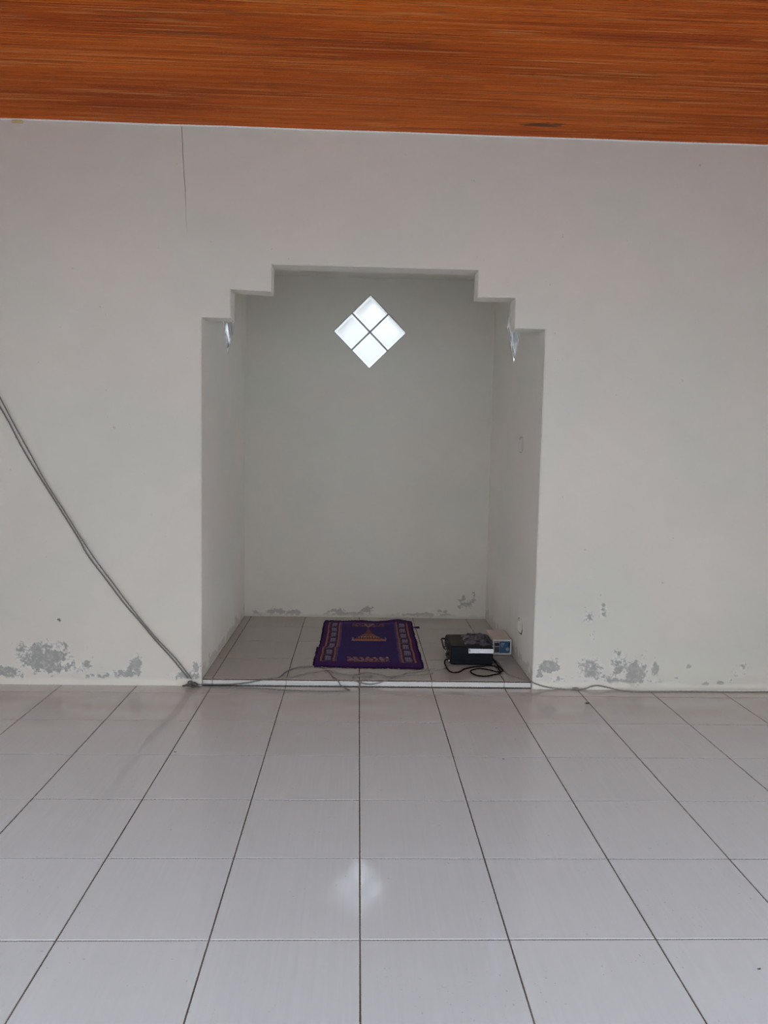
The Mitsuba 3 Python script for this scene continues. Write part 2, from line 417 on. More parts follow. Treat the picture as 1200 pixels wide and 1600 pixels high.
# for the right wall the inner face is x = XR: extrusion must run towards +x
def right_side(m):
    return m.rotate((0, 0, 90)).translate((XR+0.1288, 0, 0))
wr_holes = [diamond(0.815, 2.118, S2)]
g = sbox(0.005, 0.0, YB, NH)
for h in wr_holes: g = g.difference(h)
wr = upward(g, 0, 0.13)
for b in BOXES:
    wr = wr - upward(rrect(*b), 0.108, 0.14)
key = obj('wall_niche_right', wallmesh(right_side(wr)), 'niche_side_paint')
tag(key, 'right side wall of the prayer niche with two plugged electrical boxes', 'wall', kind='structure')
key = obj('ceiling_niche', box(XL-0.14, XR+0.14, WT, YB+0.13, NH, NH+0.1), 'plain_paint')
tag(key, 'plain white ceiling slab of the prayer niche', 'ceiling', kind='structure')

# the two plugged electrical boxes
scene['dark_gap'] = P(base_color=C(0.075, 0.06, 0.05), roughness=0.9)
scene['plug_plaster'] = bump(P(base_color=proc(lambda p, n, uv: mi.Color3f(0.60, 0.565, 0.52)*(0.85+0.25*fbm(p.y*30, p.z*30, 0.0, 3))), roughness=0.85), lambda p, n, uv: (fbm(p.y*40, p.z*40, 1.0, 3)-0.5)*0.006)
for (b, lab) in zip(BOXES, ('upper plugged electrical box in the right niche wall, at chest height', 'lower plugged electrical box with a gap painted dark along its edge in the right niche wall')):
    t = thing('electrical_box')
    u0, u1, z0, z1, r = b
    low = z0 < 1
    e = 0.006
    from shapely import affinity
    from shapely.geometry import Point
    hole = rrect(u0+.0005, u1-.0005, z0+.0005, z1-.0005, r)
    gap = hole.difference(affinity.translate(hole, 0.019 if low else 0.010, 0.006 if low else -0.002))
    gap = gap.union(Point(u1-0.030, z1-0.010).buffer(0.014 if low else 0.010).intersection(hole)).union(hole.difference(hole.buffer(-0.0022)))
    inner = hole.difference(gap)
    obj('gap_shade', wallmesh(right_side(upward(gap, 0.109, 0.127))), 'dark_gap', t)  # dark fill painted as the shade in the gap round the plug
    plug = upward(inner.buffer(-0.0003), 0.109, 0.1295)
    obj('plaster_plug', wallmesh(right_side(plug)), 'plug_plaster', t)
    tag(t, lab, 'electrical box', group='electrical boxes in the niche wall')

# glass block windows: four blocks standing on their corner in a mortar frame
scene['block_glass'] = {'type': 'dielectric', 'int_ior': 1.5, 'ext_ior': 1.0}
scene['mortar'] = P(base_color=C(0.42, 0.43, 0.43), roughness=0.9)
def glass_block(side=BS, t=0.05):
    """Front (z = 0, looking +z) with a flat border and fine ribs inside, flat back at z = -t; the block's axes are its edges."""
    u = np.linspace(0, side, 121); bo = 0.016
    ins = np.clip((np.minimum(u, side-u)-bo)/0.005, 0, 1)
    rib = (0.5-0.5*np.cos(2*np.pi*(u-bo)/((side-2*bo)/18.0)))*0.0030*ins - 0.0070*ins
    vv = np.array([0, 0.002, bo, bo+0.005, side/2, side-bo-0.005, side-bo, side-0.002, side])
    vin = np.clip((np.minimum(vv, side-vv)-bo)/0.005, 0, 1)
    ed_u = -0.002*np.clip(1-np.minimum(u, side-u)/0.002, 0, 1); ed_v = -0.002*np.clip(1-np.minimum(vv, side-vv)/0.002, 0, 1)
    Z = rib[:, None]*vin[None, :] + np.minimum(ed_u[:, None], ed_v[None, :])
    U, V = np.meshgrid(u, vv, indexing='ij')
    nu, nv = U.shape
    top = np.stack([U, V, Z], -1).reshape(-1, 3); bot = np.stack([U, V, 0*U-t], -1).reshape(-1, 3)
    idx = np.arange(nu*nv).reshape(nu, nv); f = []
    a, b, c, d = idx[:-1, :-1].ravel(), idx[1:, :-1].ravel(), idx[1:, 1:].ravel(), idx[:-1, 1:].ravel()
    f += list(np.stack([a, b, c], 1)) + list(np.stack([a, c, d], 1))
    N = nu*nv
    f += list(np.stack([a, c, b], 1)+N) + list(np.stack([a, d, c], 1)+N)
    loop = list(idx[:, 0]) + list(idx[-1, 1:]) + list(idx[-2::-1, -1]) + list(idx[0, -2:0:-1])
    for p0, p1 in zip(loop, loop[1:]+loop[:1]):
        f += [(p0, p0+N, p1+N), (p0, p1+N, p1)]
    return trimesh.Trimesh(np.vstack([top, bot]), np.array(f), process=False)
gb = glass_block()
gb.apply_translation((-BS/2, -BS/2, 0))
block = mikit.ply(gb, 'block_glass')
def frame2d():
    h = S2/2; g = sbox(-h, -h, h, h)
    for sx in (-1, 1):
        for sy in (-1, 1):
            c = (BS+BJ)/2; k = BS/2+0.0008
            g = g.difference(sbox(sx*c-k, sy*c-k, sx*c+k, sy*c+k))
    return g
fr = M2T(m3.Manifold.extrude(m3.CrossSection(rings(frame2d()), m3.FillRule.EvenOdd), 0.052).translate((0, 0, -0.0555)))
def window(n, basis, label):
    t = thing(f'window_{n}')
    R45 = T().rotate([0, 0, 1], 45)
    obj('mortar_frame', {**mikit.ply(fr, 'mortar'), 'to_world': basis @ R45}, None, t)
    for sx in (-1, 1):
        for sy in (-1, 1):
            c = (BS+BJ)/2
            obj('glass_block', {**block, 'to_world': basis @ R45 @ T().translate([sx*c, sy*c, -0.002]) @ T().rotate([0, 0, 1], 90)}, None, t)
    tag(t, label, 'window', kind='structure')
def basis(o, x, y, z):
    return T([[x[0], y[0], z[0], o[0]], [x[1], y[1], z[1], o[1]], [x[2], y[2], z[2], o[2]], [0, 0, 0, 1]])
window(1, basis((0.042, YB, 2.138), (1, 0, 0), (0, 0, 1), (0, -1, 0)), 'diamond window of four ribbed glass blocks, bright with daylight, in the back wall of the niche')
window(2, basis((XL, 0.815, 2.118), (0, 1, 0), (0, 0, 1), (1, 0, 0)), 'diamond glass block window in the left side wall of the niche, half hidden by the arch')
window(3, basis((XR, 0.815, 2.118), (0, -1, 0), (0, 0, 1), (-1, 0, 0)), 'diamond glass block window in the right side wall of the niche, half hidden by the arch')
key = obj('wall_outside_added', box(-3.3, -3.1, 0.2, 6.0, -0.12, 3.8), 'outdoor_render')  # added wall that hides the sky and dims the left window
tag(key, 'added grey rendered wall outside, dimming the left niche window', 'wall', kind='structure')
key = obj('wall_outside_added', box(-3.1, 5.0, 3.3, 3.5, -0.12, 3.3), 'outdoor_white')  # added to tone down the sky seen through the back glass blocks
tag(key, 'added pale wall outside, hiding the sky behind the back window of the niche', 'wall', kind='structure')
key = obj('wall_outside_added', box(-9.0, 9.0, -8.4, -8.2, -0.12, 6.4), 'added_facade')  # unseen, added to block low sky and bounce light into the hall
tag(key, 'added pale facade, unseen behind the camera, screening the low sky', 'wall', kind='structure')

# ------------------------------------------------------------------ prayer rug
RX0, RX1, RY0, RY1 = -0.250, 0.372, 0.262, 1.395
def rug():
    nx, ny = 210, 360
    u = np.linspace(0, 1, nx); v = np.linspace(0, 1, ny)       # v: 0 at the back, 1 at the front
    U, V = np.meshgrid(u, v, indexing='ij')
    P3 = np.stack([U*6, V*9, 0*U], -1)
    w = (meshkit.fbm(P3, 3)-0.5)
    left = RX0 + 0.006*(V > 0.64) * -1.9 + 0.006*(meshkit.noise(np.stack([V*14, 0*V, 0*V+2], -1))-0.5) + 0.006*V*-1 + 0.006
    right = RX1 - 0.007*V + 0.006*(meshkit.noise(np.stack([V*11, 0*V+5, 0*V], -1))-0.5)
    X = left*(1-U)+right*U
    back = RY1 - 0.010*U + 0.006*(meshkit.noise(np.stack([U*13, 0*V, 0*V+7], -1))-0.5)
    front = RY0 - 0.022*U + 0.006*(meshkit.noise(np.stack([U*12, 0*V+3, 0*V], -1))-0.5)
    Y = back*(1-V)+front*V
    Z = NZ + 0.0085 + 0.005*np.clip(w+0.05, 0, 1) + 0.018*np.exp(-((U-0.86)/0.10)**2)*np.exp(-(V/0.06)**2) + 0.006*np.exp(-(V/0.04)**2)*(0.5+0.5*np.sin(U*19))*(U > .3)
    Z += 0.004*np.exp(-((V-0.97)/0.03)**2)*(0.5+0.5*np.sin(U*9+1))
    # edge rolls down to the floor
    e = np.minimum(np.minimum(U, 1-U)*0.62, np.minimum(V, 1-V)*1.13)
    Z = np.where(e < 1e-9, NZ+0.002+(Z-NZ-0.0085)*0.8, Z)
    # ---- woven pattern, per vertex
    h = lambda a, b, s=0: meshkit.noise(np.stack([a, b, 0*a+s], -1))
    purple = np.array([0.036, 0.010, 0.066]); field = np.array([0.032, 0.016, 0.084]); orange = np.array([0.26, 0.095, 0.045])
    grey = np.array([0.19, 0.155, 0.21]); dark = np.array([0.018, 0.010, 0.030]); pale = np.array([0.36, 0.27, 0.25]); blue = np.array([0.065, 0.055, 0.15])
    c = np.broadcast_to(purple, U.shape+(3,)).copy()
    def put(mask, col, k=1.0):
        m = (mask*k)[..., None] if mask.dtype != bool else (mask.astype(float)*k)[..., None]
        c[:] = c*(1-m)+np.asarray(col)*m
    inv = (V > 0.045) & (V < 0.925)
    put((U > 0.205) & (U < 0.80) & (V > 0.05) & (V < 0.92), field)
    for a, b in ((0.190, 0.203), (0.797, 0.810)):
        put((U > a) & (U < b) & inv, blue, 0.9)
    for a, b in ((0.046, 0.066), (0.163, 0.185), (0.815, 0.837), (0.934, 0.954)):
        put((U > a) & (U < b) & inv, orange, 0.9)
        put((np.abs(U-(a+b)/2) < 0.003) & inv, dark, 0.5)
    for a, b in ((0.070, 0.160), (0.840, 0.930)):
        pan = (U > a) & (U < b) & inv
        put(pan, dark*1.6)
        k = (V-0.055)/0.125; fr_ = k-np.floor(k)
        s = (U-a)/(b-a)
        rect = pan & (fr_ > 0.16) & (fr_ < 0.80) & (s > 0.18) & (s < 0.85)
        put(rect, grey, 0.95)
        hatch = np.floor(s*9) % 2 == 0
        put(rect & hatch & (fr_ > 0.30), dark, 0.55)
        put(pan & (np.abs(fr_-0.92) < 0.05) & (np.floor(s*12) % 2 == 0), grey, 0.55)
    # domed building in the field
    cu = 0.503
    du = np.abs(U-cu)
    dome = (V > 0.335) & (V < 0.475) & (du < 0.155*np.clip((V-0.30)/0.16, 0, 1)**0.75)
    spire = (V > 0.15) & (V <= 0.36) & (du < 0.010+0.050*((V-0.15)/0.21)**2.2)
    put(spire, orange*0.62, 0.9); put(spire & (np.floor(V*110) % 2 == 0), purple, 0.45)
    put(dome, orange*0.75, 0.85); put(dome & (np.floor(U*75) % 2 == 0) & (V > 0.38) & (V < 0.45), dark, 0.7)
    put(dome & (np.abs(V-0.405) < 0.012) & (np.floor(U*60) % 2 == 1), pale, 0.9)
    put((V > 0.462) & (V < 0.490) & (du < 0.178), orange, 0.95)
    put((V > 0.490) & (V < 0.498) & (du < 0.185), pale, 0.5)
    put((V > 0.415) & (V < 0.49) & (np.abs(du-0.175) < 0.008), grey, 0.7)
    # scalloped bands at the head and the foot of the field
    sc = 0.5+0.5*np.cos(U*2*np.pi*16)
    top = (V > 0.055) & (V < 0.150) & (du < 0.185)
    put(top & (h(U*60, V*60) > 0.48), orange*0.7, 0.8); put(top & (np.abs(V-0.145) < 0.010) & (sc > 0.5), orange, 0.9)
    put((V > 0.075) & (V < 0.16) & (np.abs(du-(0.160-V)*0.6) < 0.010), pale*0.8, 0.7)
    put((V > 0.05) & (V < 0.075) & (U > 0.21) & (U < 0.79), blue, 0.7)
    bot = (V > 0.855) & (V < 0.915) & (U > 0.30) & (U < 0.70)
    put(bot & (h(U*80, V*50, 3) > 0.40), orange*0.8, 0.85); put(bot & (h(U*70, V*60, 8) > 0.66), grey, 0.8)
    put((V > 0.838-0.010*sc) & (V < 0.850) & (U > 0.30) & (U < 0.70) & (sc > 0.35), orange, 0.9)
    put((np.abs(V-0.838) < 0.008) & (U > 0.50) & (U < 0.70) & (sc > 0.75), pale, 0.9)
    c *= (0.82+0.36*h(U*150, V*210, 4))[..., None]
    verts = np.stack([X, Y, Z], -1).reshape(-1, 3)
    idx = np.arange(nx*ny).reshape(nx, ny)
    a, b, cc, d = idx[:-1, :-1].ravel(), idx[1:, :-1].ravel(), idx[1:, 1:].ravel(), idx[:-1, 1:].ravel()
    f = np.vstack([np.stack([a, d, cc], 1), np.stack([a, cc, b], 1)])
    # underside so that the rug has a thickness
    nv = len(verts)
    under = verts.copy(); under[:, 2] = np.maximum(NZ+0.001, under[:, 2]-0.0075)
    loop = np.concatenate([idx[:, 0], idx[-1, 1:], idx[-2::-1, -1], idx[0, -2:0:-1]])
    nxt = np.roll(loop, -1)
    side = np.vstack([np.stack([loop, nxt, nxt+nv], 1), np.stack([loop, nxt+nv, loop+nv], 1)])
    f = np.vstack([f, f[:, ::-1]+nv, side])
    col = np.vstack([c.reshape(-1, 3), np.broadcast_to(purple*0.8, (nv, 3))])
    return trimesh.Trimesh(np.vstack([verts, under]), f, process=False), col, X, Y, Z
t = thing('prayer_rug')
rm, rcol, RXg, RYg, RZg = rug()
scene['rug_wool'] = {'type': 'twosided', 'bsdf': P(base_color={'type': 'mesh_attribute', 'name': 'vertex_color'}, roughness=0.9, sheen=0.25, specular=0.1)}
obj('pile', rm, 'rug_wool', t, smooth=True, color=rcol)
scene['fringe_yarn'] = P(base_color=C(0.026, 0.008, 0.044), roughness=0.95, specular=0.1)
def tufts(edge, outward, n, ln):
    parts = []
    for k in range(n):
        s = (k+rng.uniform(0.1, 0.9))/n*(len(edge)-1)
        i = int(s); p = edge[i]*(1-(s-i))+edge[min(i+1, len(edge)-1)]*(s-i)
        L = ln*rng.uniform(0.5, 1.3)
        side = np.array([-outward[1], outward[0], 0])*rng.normal(0, 0.35)
        a = p+np.array([0, 0, 0.003]); m = p+(outward+side)*L*0.5+np.array([0, 0, 0.003]); e = p+(outward+side*1.4)*L
        e[2] = max(NZ+0.0022, e[2]-0.010); m[2] = max(NZ+0.0022, m[2])
        parts.append(tube([a, m, e], rng.uniform(0.0018, 0.003), n=2, sides=5))
    return trimesh.util.concatenate(parts)
gr = lambda i, j: np.stack([RXg[i, j], RYg[i, j], RZg[i, j]], -1)
for nm, e, o, n, ln in (('fringe', gr(slice(None), 0), np.array([0, 1., 0]), 150, 0.022), ('fringe', gr(slice(None), -1), np.array([0, -1., 0]), 150, 0.016), ('fringe', gr(0, slice(None)), np.array([-1., 0, 0]), 170, 0.009), ('fringe', gr(-1, slice(None)), np.array([1., 0, 0]), 170, 0.009)):
    k2 = obj(nm, tufts(e, o, n, ln), 'fringe_yarn', t)
    labels[k2] = {'label': 'dark purple yarn fringe', 'kind': 'stuff'}
obj('tassel', trimesh.util.concatenate([tube([(0.372, 1.23, NZ+.006), (0.395, 1.222+0.004*i, NZ+.006), (0.425, 1.228+0.012*i, NZ+.004)], 0.0028, n=4, sides=6) for i in range(-1, 3)]), 'fringe_yarn', t)
tag(t, 'purple prayer rug with orange border stripes and a dome motif on the niche floor', 'rug')

# ------------------------------------------------------------------ black amplifier
scene['amp_black'] = P(base_color=C(0.0055, 0.0075, 0.012), roughness=0.55, specular=0.12)
scene['amp_top'] = P(base_color=C(0.020, 0.0165, 0.0145), roughness=0.5, specular=0.16)
scene['black_rubber'] = P(base_color=C(0.012, 0.009, 0.010), roughness=0.5)
scene['chrome'] = {'type': 'roughconductor', 'material': 'Al', 'alpha': 0.2}
scene['paper_white'] = P(base_color=C(0.72, 0.73, 0.78), roughness=0.8)
scene['print_black'] = P(base_color=C(0.02, 0.02, 0.022), roughness=0.7)
AX0, AX1, AY0, AY1, AZ0, AZ1 = 0.538, 0.788, 0.313, 0.606, NZ+0.006, 0.147
t = thing('amplifier')
obj('case', rbox(AX0, AX1, AY0, AY1, AZ0, AZ1, 0.006), 'amp_black', t, smooth=35)
obj('lid', rbox(AX0+0.004, AX1-0.004, AY0+0.012, AY1-0.006, AZ1-0.003, AZ1+0.003, 0.0028), 'amp_top', t, smooth=35)
gr_ = [box(AX0+0.02, AX1-0.02, AY0-0.0025, AY0+0.002, AZ0+0.014+0.011*k, AZ0+0.020+0.011*k) for k in range(5)]
for g in gr_:
    obj('vent_slat', g, 'amp_black', t)
for (fx, fy) in ((AX0+.03, AY0+.03), (AX1-.03, AY0+.03), (AX0+.03, AY1-.03), (AX1-.03, AY1-.03)):
    c = trimesh.creation.cylinder(0.011, 0.008, sections=16); c.apply_translation((fx, fy, NZ+0.004))
    obj('foot', c, 'black_rubber', t)
# left panel: plate, knobs, jack sockets, handle
obj('side_panel', rbox(AX0-0.005, AX0+0.002, AY0+0.010, AY1-0.010, AZ0+0.008, AZ1-0.008, 0.0022), 'amp_top', t)
for k, (y, z) in enumerate(((0.35, 0.115), (0.40, 0.118), (0.45, 0.118), (0.36, 0.075), (0.41, 0.072))):
    c = trimesh.creation.revolve(np.array([[0, 0], [0.012, 0], [0.012, 0.004], [0.0095, 0.006], [0.009, 0.016], [0.0075, 0.018], [0, 0.018]]), sections=20)
    c.apply_transform(trimesh.transformations.rotation_matrix(-math.pi/2, (0, 1, 0))); c.apply_translation((AX0-0.005, y, z))
    kk = obj('knob', c, 'black_rubber', t, smooth=35)
    cap = trimesh.creation.cylinder(0.0062, 0.0016, sections=18); cap.apply_transform(trimesh.transformations.rotation_matrix(math.pi/2, (0, 1, 0))); cap.apply_translation((AX0-0.0235, y, z))
    obj('cap', cap, 'chrome', kk)
for (y, z) in ((0.345, 0.055), (0.52, 0.06), (0.56, 0.06)):
    c = trimesh.creation.revolve(np.array([[0.004, 0], [0.0095, 0], [0.0095, 0.005], [0.006, 0.007], [0.004, 0.007], [0.004, 0]]), sections=20)
    c.apply_transform(trimesh.transformations.rotation_matrix(-math.pi/2, (0, 1, 0))); c.apply_translation((AX0-0.005, y, z))
    obj('jack_socket', c, 'chrome', t, smooth=35)
obj('handle', tube([(AX0-.004, 0.575, 0.128), (AX0-.024, 0.570, 0.130), (AX0-.030, 0.545, 0.130), (AX0-.030, 0.475, 0.122), (AX0-.030, 0.430, 0.112), (AX0-.022, 0.405, 0.108), (AX0-.004, 0.400, 0.106)], 0.0052, n=6), 'black_rubber', t, smooth=True)
k2 = obj('label_strip', rbox(0.641, 0.789, AY0-0.0022, AY0+0.001, 0.110, 0.137, 0.0008), 'paper_white', t)
labels[k2] = {'label': 'white paper strip along the upper front edge'}
obj('print', box(0.645, 0.650, AY0-0.0028, AY0-0.0018, 0.119, 0.133), 'print_black', k2)
obj('print', box(0.647, 0.653, AY0-0.0028, AY0-0.0018, 0.116, 0.119), 'print_black', k2)
tag(t, 'black amplifier with knobs at left and a white strip, on the niche floor', 'amplifier')

# crumpled film bag on the amplifier
def bag():
    nx, ny = 46, 40
    U, V = np.meshgrid(np.linspace(0, 1, nx), np.linspace(0, 1, ny), indexing='ij')
    X = 0.632+U*0.165; Y = 0.345+V*0.215
    rim = np.clip(np.minimum(np.minimum(U, 1-U), np.minimum(V, 1-V))*7, 0, 1)
    n1 = meshkit.fbm(np.stack([U*5, V*6, 0*U], -1), 3); n2 = np.abs(meshkit.fbm(np.stack([U*9+3, V*4, 0*U+2], -1), 3)-0.5)*2
    X = X+0.016*(meshkit.noise(np.stack([V*6, U*2, 0*U], -1))-0.5); Y = Y+0.016*(meshkit.noise(np.stack([U*6, V*2, 0*U+4], -1))-0.5)
    Z = AZ1+0.005+rim*(0.004+0.030*n1*(0.6+0.7*U)+0.014*n2)
    v = np.stack([X, Y, Z], -1).reshape(-1, 3); nv = len(v)
    lo = v.copy(); lo[:, 2] = AZ1+0.0036
    idx = np.arange(nx*ny).reshape(nx, ny)
    a, b, c, d = idx[:-1, :-1].ravel(), idx[1:, :-1].ravel(), idx[1:, 1:].ravel(), idx[:-1, 1:].ravel()
    f = np.vstack([np.stack([a, b, c], 1), np.stack([a, c, d], 1)])
    loop = np.concatenate([idx[:, 0], idx[-1, 1:], idx[-2::-1, -1], idx[0, -2:0:-1]]); nxt = np.roll(loop, -1)
    side = np.vstack([np.stack([loop, nxt+nv, nxt], 1), np.stack([loop, loop+nv, nxt+nv], 1)])
    return trimesh.Trimesh(np.vstack([v, lo]), np.vstack([f, f[:, ::-1]+nv, side]), process=False)
scene['film_grey'] = P(base_color=proc(lambda p, n, uv: mix((0.016, 0.013, 0.018), (0.085, 0.070, 0.090), smoothstep(0.42, 0.62, fbm(p.x*30, p.y*70, p.z*20, 3)))), roughness=0.3, specular=0.3)
key = obj('plastic_bag', bag(), 'film_grey', smooth=40)
tag(key, 'crumpled dark plastic bag lying on top of the black amplifier', 'bag')

# voltage regulator against the right wall
scene['regulator_cream'] = P(base_color=proc(lambda p, n, uv: mi.Color3f(0.50, 0.43, 0.37)*(0.92+0.14*fbm(p.x*20, p.y*20, p.z*20, 2))), roughness=0.55)
scene['regulator_frame'] = P(base_color=C(0.60, 0.60, 0.60), roughness=0.4)
scene['regulator_blue'] = P(base_color=C(0.030, 0.105, 0.235), roughness=0.35)
scene['regulator_grey'] = P(base_color=C(0.27, 0.30, 0.32), roughness=0.4)
scene['meter_dark'] = P(base_color=C(0.035, 0.042, 0.055), roughness=0.2, clearcoat=0.6)
VX0, VX1, VY0, VY1, VZ0, VZ1 = 0.826, 0.944, 0.548, 0.80, NZ+0.004, 0.134
t = thing('voltage_regulator')
obj('case', rbox(VX0, VX1, VY0, VY1, VZ0, VZ1, 0.003), 'regulator_cream', t, smooth=35)
for (fx, fy) in ((VX0+.02, VY0+.025), (VX1-.02, VY0+.025), (VX0+.02, VY1-.025), (VX1-.02, VY1-.025)):
    c = trimesh.creation.cylinder(0.008, 0.006, sections=14); c.apply_translation((fx, fy, NZ+0.003)); obj('foot', c, 'black_rubber', t)
fg = sbox(VX0, VZ0, VX1, VZ1).difference(sbox(VX0+.008, VZ0+.010, VX1-.009, VZ1-.010))
obj('front_frame', wallmesh(upward(fg, VY0-0.006, VY0+0.001)), 'regulator_frame', t)
obj('front_panel', box(VX0+.007, VX1-.008, VY0-0.0025, VY0+0.001, VZ0+.009, VZ1-.009), 'regulator_blue', t)
obj('grey_plate', box(VX0+.009, VX0+.044, VY0-0.0038, VY0-0.002, VZ0+.012, VZ1-.012), 'regulator_grey', t)
mt = obj('meter', rbox(VX0+.012, VX0+.042, VY0-0.006, VY0-0.003, VZ0+.016, VZ0+.050, 0.0012), 'meter_dark', t)
obj('meter', box(VX0+.012, VX0+.042, VY0-0.0045, VY0-0.003, VZ0+.056, VZ0+.074), 'print_black', t)
kn = trimesh.creation.cylinder(0.010, 0.010, sections=20); kn.apply_transform(trimesh.transformations.rotation_matrix(math.pi/2, (1, 0, 0))); kn.apply_translation((VX1-.026, VY0-0.006, VZ0+0.036))
obj('knob', kn, 'regulator_grey', t, smooth=35)
obj('switch', rbox(VX1-.020, VX1-.011, VY0-0.006, VY0-0.002, VZ0+.052, VZ0+.074, 0.001), 'print_black', t)
scene['print_pale'] = P(base_color=C(0.40, 0.52, 0.62), roughness=0.5)
for k in range(3):
    obj('print_bar', box(VX0+.052, VX0+.076-.006*k, VY0-0.0032, VY0-0.002, VZ0+.070-.010*k, VZ0+.073-.010*k), 'print_pale', t)
tag(t, 'small cream voltage regulator with blue front, between the amplifier and the niche wall', 'voltage regulator')

# ------------------------------------------------------------------ cables
scene['cable_grey'] = P(base_color=C(0.155, 0.145, 0.135), roughness=0.55)
scene['cable_pale'] = P(base_color=C(0.20, 0.180, 0.160), roughness=0.55)
scene['cord_dark'] = P(base_color=C(0.085, 0.072, 0.062), roughness=0.8)
scene['cable_black'] = P(base_color=C(0.010, 0.006, 0.006), roughness=0.7, specular=0.1)
R = 0.0040
UP = [(-2.37, -.0165, 2.905), (-2.27, -.0165, 2.55), (-2.15, -.0165, 2.17), (-2.02, -.0165, 1.83), (-1.889, -.0165, 1.534), (-1.817, -.0165, 1.389), (-1.745, -.0165, 1.253), (-1.657, -.0165, 1.086), (-1.568, -.0165, .943), (-1.478, -.0165, .793), (-1.398, -.0165, .669), (-1.306, -.0165, .544), (-1.214, -.0165, .418), (-1.091, -.0165, .265), (-.987, -.0165, .153), (-.905, -.0165, .045)]
LO = [(-2.441, -.0065, 2.905), (-2.321, -.0065, 2.52), (-2.191, -.0065, 2.13), (-2.041, -.0065, 1.78), (-1.911, -.0065, 1.515), (-1.846, -.0065, 1.395), (-1.785, -.0065, 1.272), (-1.692, -.0065, 1.111), (-1.594, -.0065, .952), (-1.498, -.0065, .793), (-1.451, -.0065, .706), (-1.351, -.0065, .570), (-1.267, -.0065, .455), (-1.163, -.0065, .330), (-1.100, -.0065, .252), (-1.006, -.0065, .146), (-0.926, -.0065, .045)]
A = [(-.880, -.004, .010), (-.833, .008, .006), (-.718, .010, .007), (-.649, .011, .012), (-.579, .011, .022), (-.510, .013, .036), (-.464, .018, NZ+.006), (-.440, .043, NZ+.004), (-.409, .152, NZ+.004), (-.358, .228, NZ+.004), (-.310, .250, NZ+.004), (-.262, .262, NZ+.003)]
key = obj('cable', tube(UP, 0.0036), 'cable_grey', smooth=True)
tag(key, 'upper of the two grey cables slung diagonally across the wall left of the niche', 'cable', group='cables')
key = obj('cable', tube(LO, 0.0036), 'cable_grey', smooth=True)
tag(key, 'lower of the two grey cables slung diagonally across the wall left of the niche', 'cable', group='cables')
key = obj('cable', tube(A, 0.0034), 'cable_grey', smooth=True)
tag(key, "grey cable climbing over the white riser to the rug's left front corner", 'cable', group='cables')
B = [(-.862, -.024, .006), (-.762, -.036, .0045), (-.655, -.040, .0045), (-.520, -.045, .0045), (-.415, -.068, .0045), (-.210, -.083, .0045), (-.060, -.070, .0045), (-.074, -.035, .0045), (-.100, .005, .008), (-.115, .011, .028), (-.130, .022, NZ+.007), (-.147, .062, NZ+.004), (-.168, .144, NZ+.004), (-.205, .225, NZ+.004), (-.222, .252, NZ+.003)]
key = obj('cable', tube(B, 0.0032), 'cable_grey', smooth=True)
tag(key, 'grey cable following the hall floor below the white riser', 'cable', group='cables')
knot = tube([(-.950, -.022, .006), (-.925, -.034, .014), (-.900, -.030, .020), (-.880, -.036, .010), (-.905, -.026, .008), (-.930, -.040, .018), (-.905, -.042, .026), (-.886, -.030, .028), (-.872, -.026, .014), (-.895, -.046, .008), (-.920, -.030, .028), (-.900, -.034, .034), (-.880, -.044, .018), (-.862, -.030, .006)], 0.0046, n=6)
key = obj('cord_knot', knot, 'cord_dark', smooth=True)
tag(key, 'dark knot of cord binding the cables at the left foot of the arch', 'cord')
Bm = [(-.440, .010, NZ+.006), (-.381, .040, NZ+.004), (-.292, .125, NZ+.004), (-.223, .167, NZ+.004), (-.180, .177, NZ+.009), (-.102, .122, NZ+.004), (-.030, .101, NZ+.004), (.042, .151, NZ+.004), (.088, .129, NZ+.004), (.127, .106, NZ+.004), (.161, .075, NZ+.004), (.233, .094, NZ+.004), (.270, .150, NZ+.004), (.334, .177, NZ+.004), (.412, .222, NZ+.004), (.47, .222, NZ+.004), (.53, .30, NZ+.003)]
key = obj('cable', tube(Bm, 0.0034), 'cable_pale', smooth=True)
tag(key, 'thin grey cable winding along the niche floor in front of the rug towards the amplifier', 'cable', group='cables')
D = [(.420, .150, NZ+.004), (.36, .128, NZ+.004), (.29, .112, NZ+.004), (.217, .085, NZ+.004), (.178, .037, NZ+.005), (.155, .014, NZ+.003), (.130, .012, .030), (.100, .011, .021), (.065, .011, .015), (.013, .011, .020), (-.016, .012, .031), (-.033, .020, NZ+.005), (-.037, .054, NZ+.004), (-.012, .078, NZ+.004), (.030, .073, NZ+.004), (.066, .086, NZ+.004), (.071, .058, NZ+.004), (.037, .026, NZ+.004), (.018, .013, NZ+.001), (.008, .011, .022), (.002, .008, .006), (-.004, -.03, .004)]
key = obj('cable', tube(D, 0.0034), 'cable_pale', smooth=True)
tag(key, 'grey cable looped over the white riser in front of the rug', 'cable', group='cables')
Ec = [(.800, .560, NZ+.004), (.808, .47, NZ+.004), (.832, .370, NZ+.004), (.834, .260, NZ+.004), (.838, .177, NZ+.004), (.850, .129, NZ+.004), (.876, .094, NZ+.004), (.904, .060, NZ+.004), (.932, .028, NZ+.005), (.945, .004, NZ+.006), (.957, -.008, .036), (.997, -.006, .022), (1.050, -.007, .010), (1.120, -.012, .004), (1.188, -.020, .004), (1.235, -.012, .006), (1.280, -.008, .020), (1.316, -.008, .025), (1.369, -.010, .015), (1.421, -.017, .005), (1.485, -.037, .004), (1.571, -.045, .004), (1.75, -.035, .004), (2.1, -.03, .004), (2.6, -.02, .004)]
key = obj('cable', tube(Ec, 0.0038), 'cable_pale', smooth=True)
tag(key, 'grey cable running along the foot of the wall right of the niche', 'cable', group='cables')
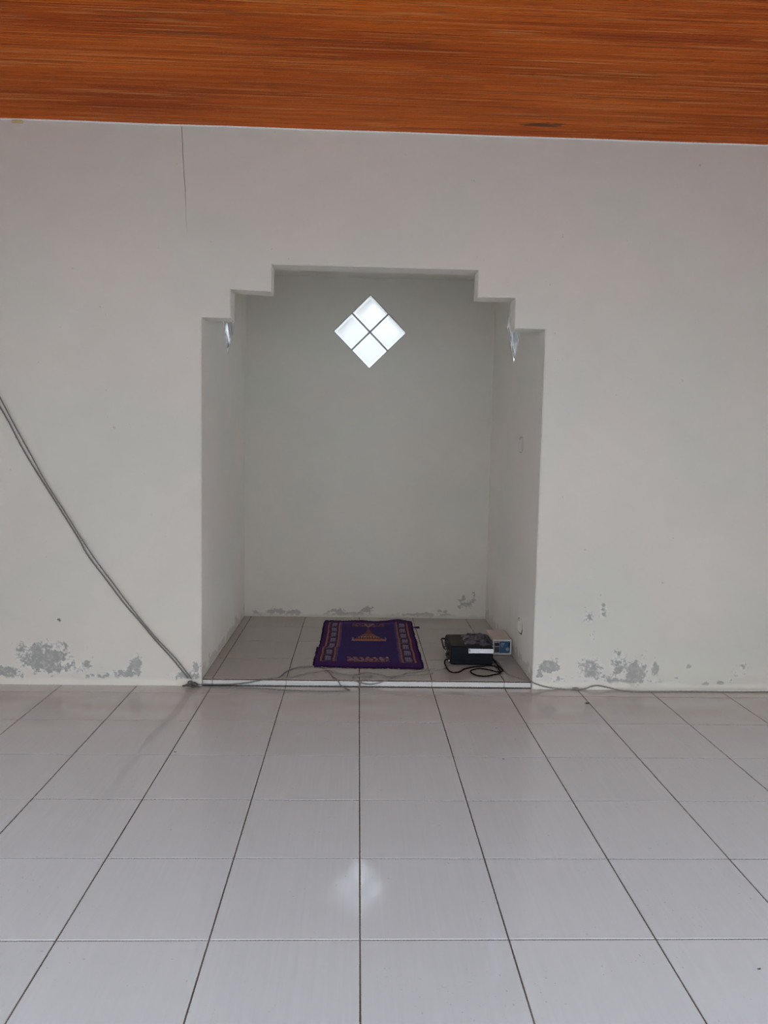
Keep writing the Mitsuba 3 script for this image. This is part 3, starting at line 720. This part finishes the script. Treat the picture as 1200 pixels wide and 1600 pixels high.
lump = tube([(1.165, -.022, .005), (1.180, -.012, .010), (1.200, -.016, .009), (1.190, -.026, .006), (1.172, -.018, .012), (1.205, -.022, .005)], 0.0046, n=5)
key = obj('cord_knot', lump, 'cable_pale', smooth=True)
tag(key, 'small knot in the cable at the foot of the right wall', 'cord')
F1 = [(AX0-.010, .35, .060), (AX0-.030, .335, .060), (AX0-.034, .31, NZ+.012), (.509, .225, NZ+.005), (.526, .165, NZ+.005), (.568, .168, NZ+.005), (.606, .228, NZ+.005), (.651, .262, NZ+.005), (.70, .285, NZ+.005), (.770, .300, NZ+.005), (.802, .282, NZ+.005), (.808, .226, NZ+.005), (.806, .166, NZ+.005), (.788, .140, NZ+.005), (.757, .122, NZ+.005), (.713, .095, NZ+.005), (.674, .099, NZ+.005), (.646, .131, NZ+.005), (.636, .183, NZ+.005), (.660, .221, NZ+.005), (.700, .244, NZ+.005), (.752, .216, NZ+.005), (.792, .178, NZ+.005), (.822, .19, NZ+.010), (.818, .30, NZ+.005), (.812, .42, NZ+.005), (.81, .50, NZ+.005)]
key = obj('power_cord', tube(F1, 0.0040), 'cable_black', smooth=True)
tag(key, 'black cord from the amplifier lying in a loop on the niche floor', 'cord')

# ------------------------------------------------------------------ small scraps
scene['scrap_dark'] = P(base_color=C(0.05, 0.045, 0.04), roughness=0.9)
def scrap(x, y, s, seed):
    r = np.random.default_rng(seed)
    pts = [m3.Manifold.sphere(s*0.22, 8).translate((x+s*r.uniform(-1, 1), y+0.5*s*r.uniform(-1, 1), s*0.23)) for _ in range(4)]
    return M2T(m3.Manifold.batch_hull(pts[:3]) + m3.Manifold.batch_hull(pts[2:]))
for (x, y, s, lab) in ((1.189, -.229, .012, 'black crumb on the floor tiles near the foot of the right wall'), (-.783, -.888, .006, 'dark crumb on a floor tile left of the niche, beside a joint'),
                       (1.019, -2.241, .006, 'dark crumb on the near floor tiles at the right'), (.612, -.942, .006, 'dark crumb on a floor tile in front of the amplifier'), (.644, -.590, .005, 'tiny dark crumb on the floor nearest the riser')):
    key = obj('debris_crumb', scrap(x, y, s, int(abs(x)*1000)), 'scrap_dark')
    tag(key, lab, 'debris', group='crumbs on the floor')
scene['tape_yellow'] = P(base_color=C(0.55, 0.44, 0.22), roughness=0.7)
key = obj('foam_scrap', rbox(-1.800, -1.745, -.012, -.001, 2.898, 2.913, 0.004), 'tape_yellow', smooth=40)
tag(key, 'small yellowish foam scrap stuck under the ceiling at top left', 'foam scrap')
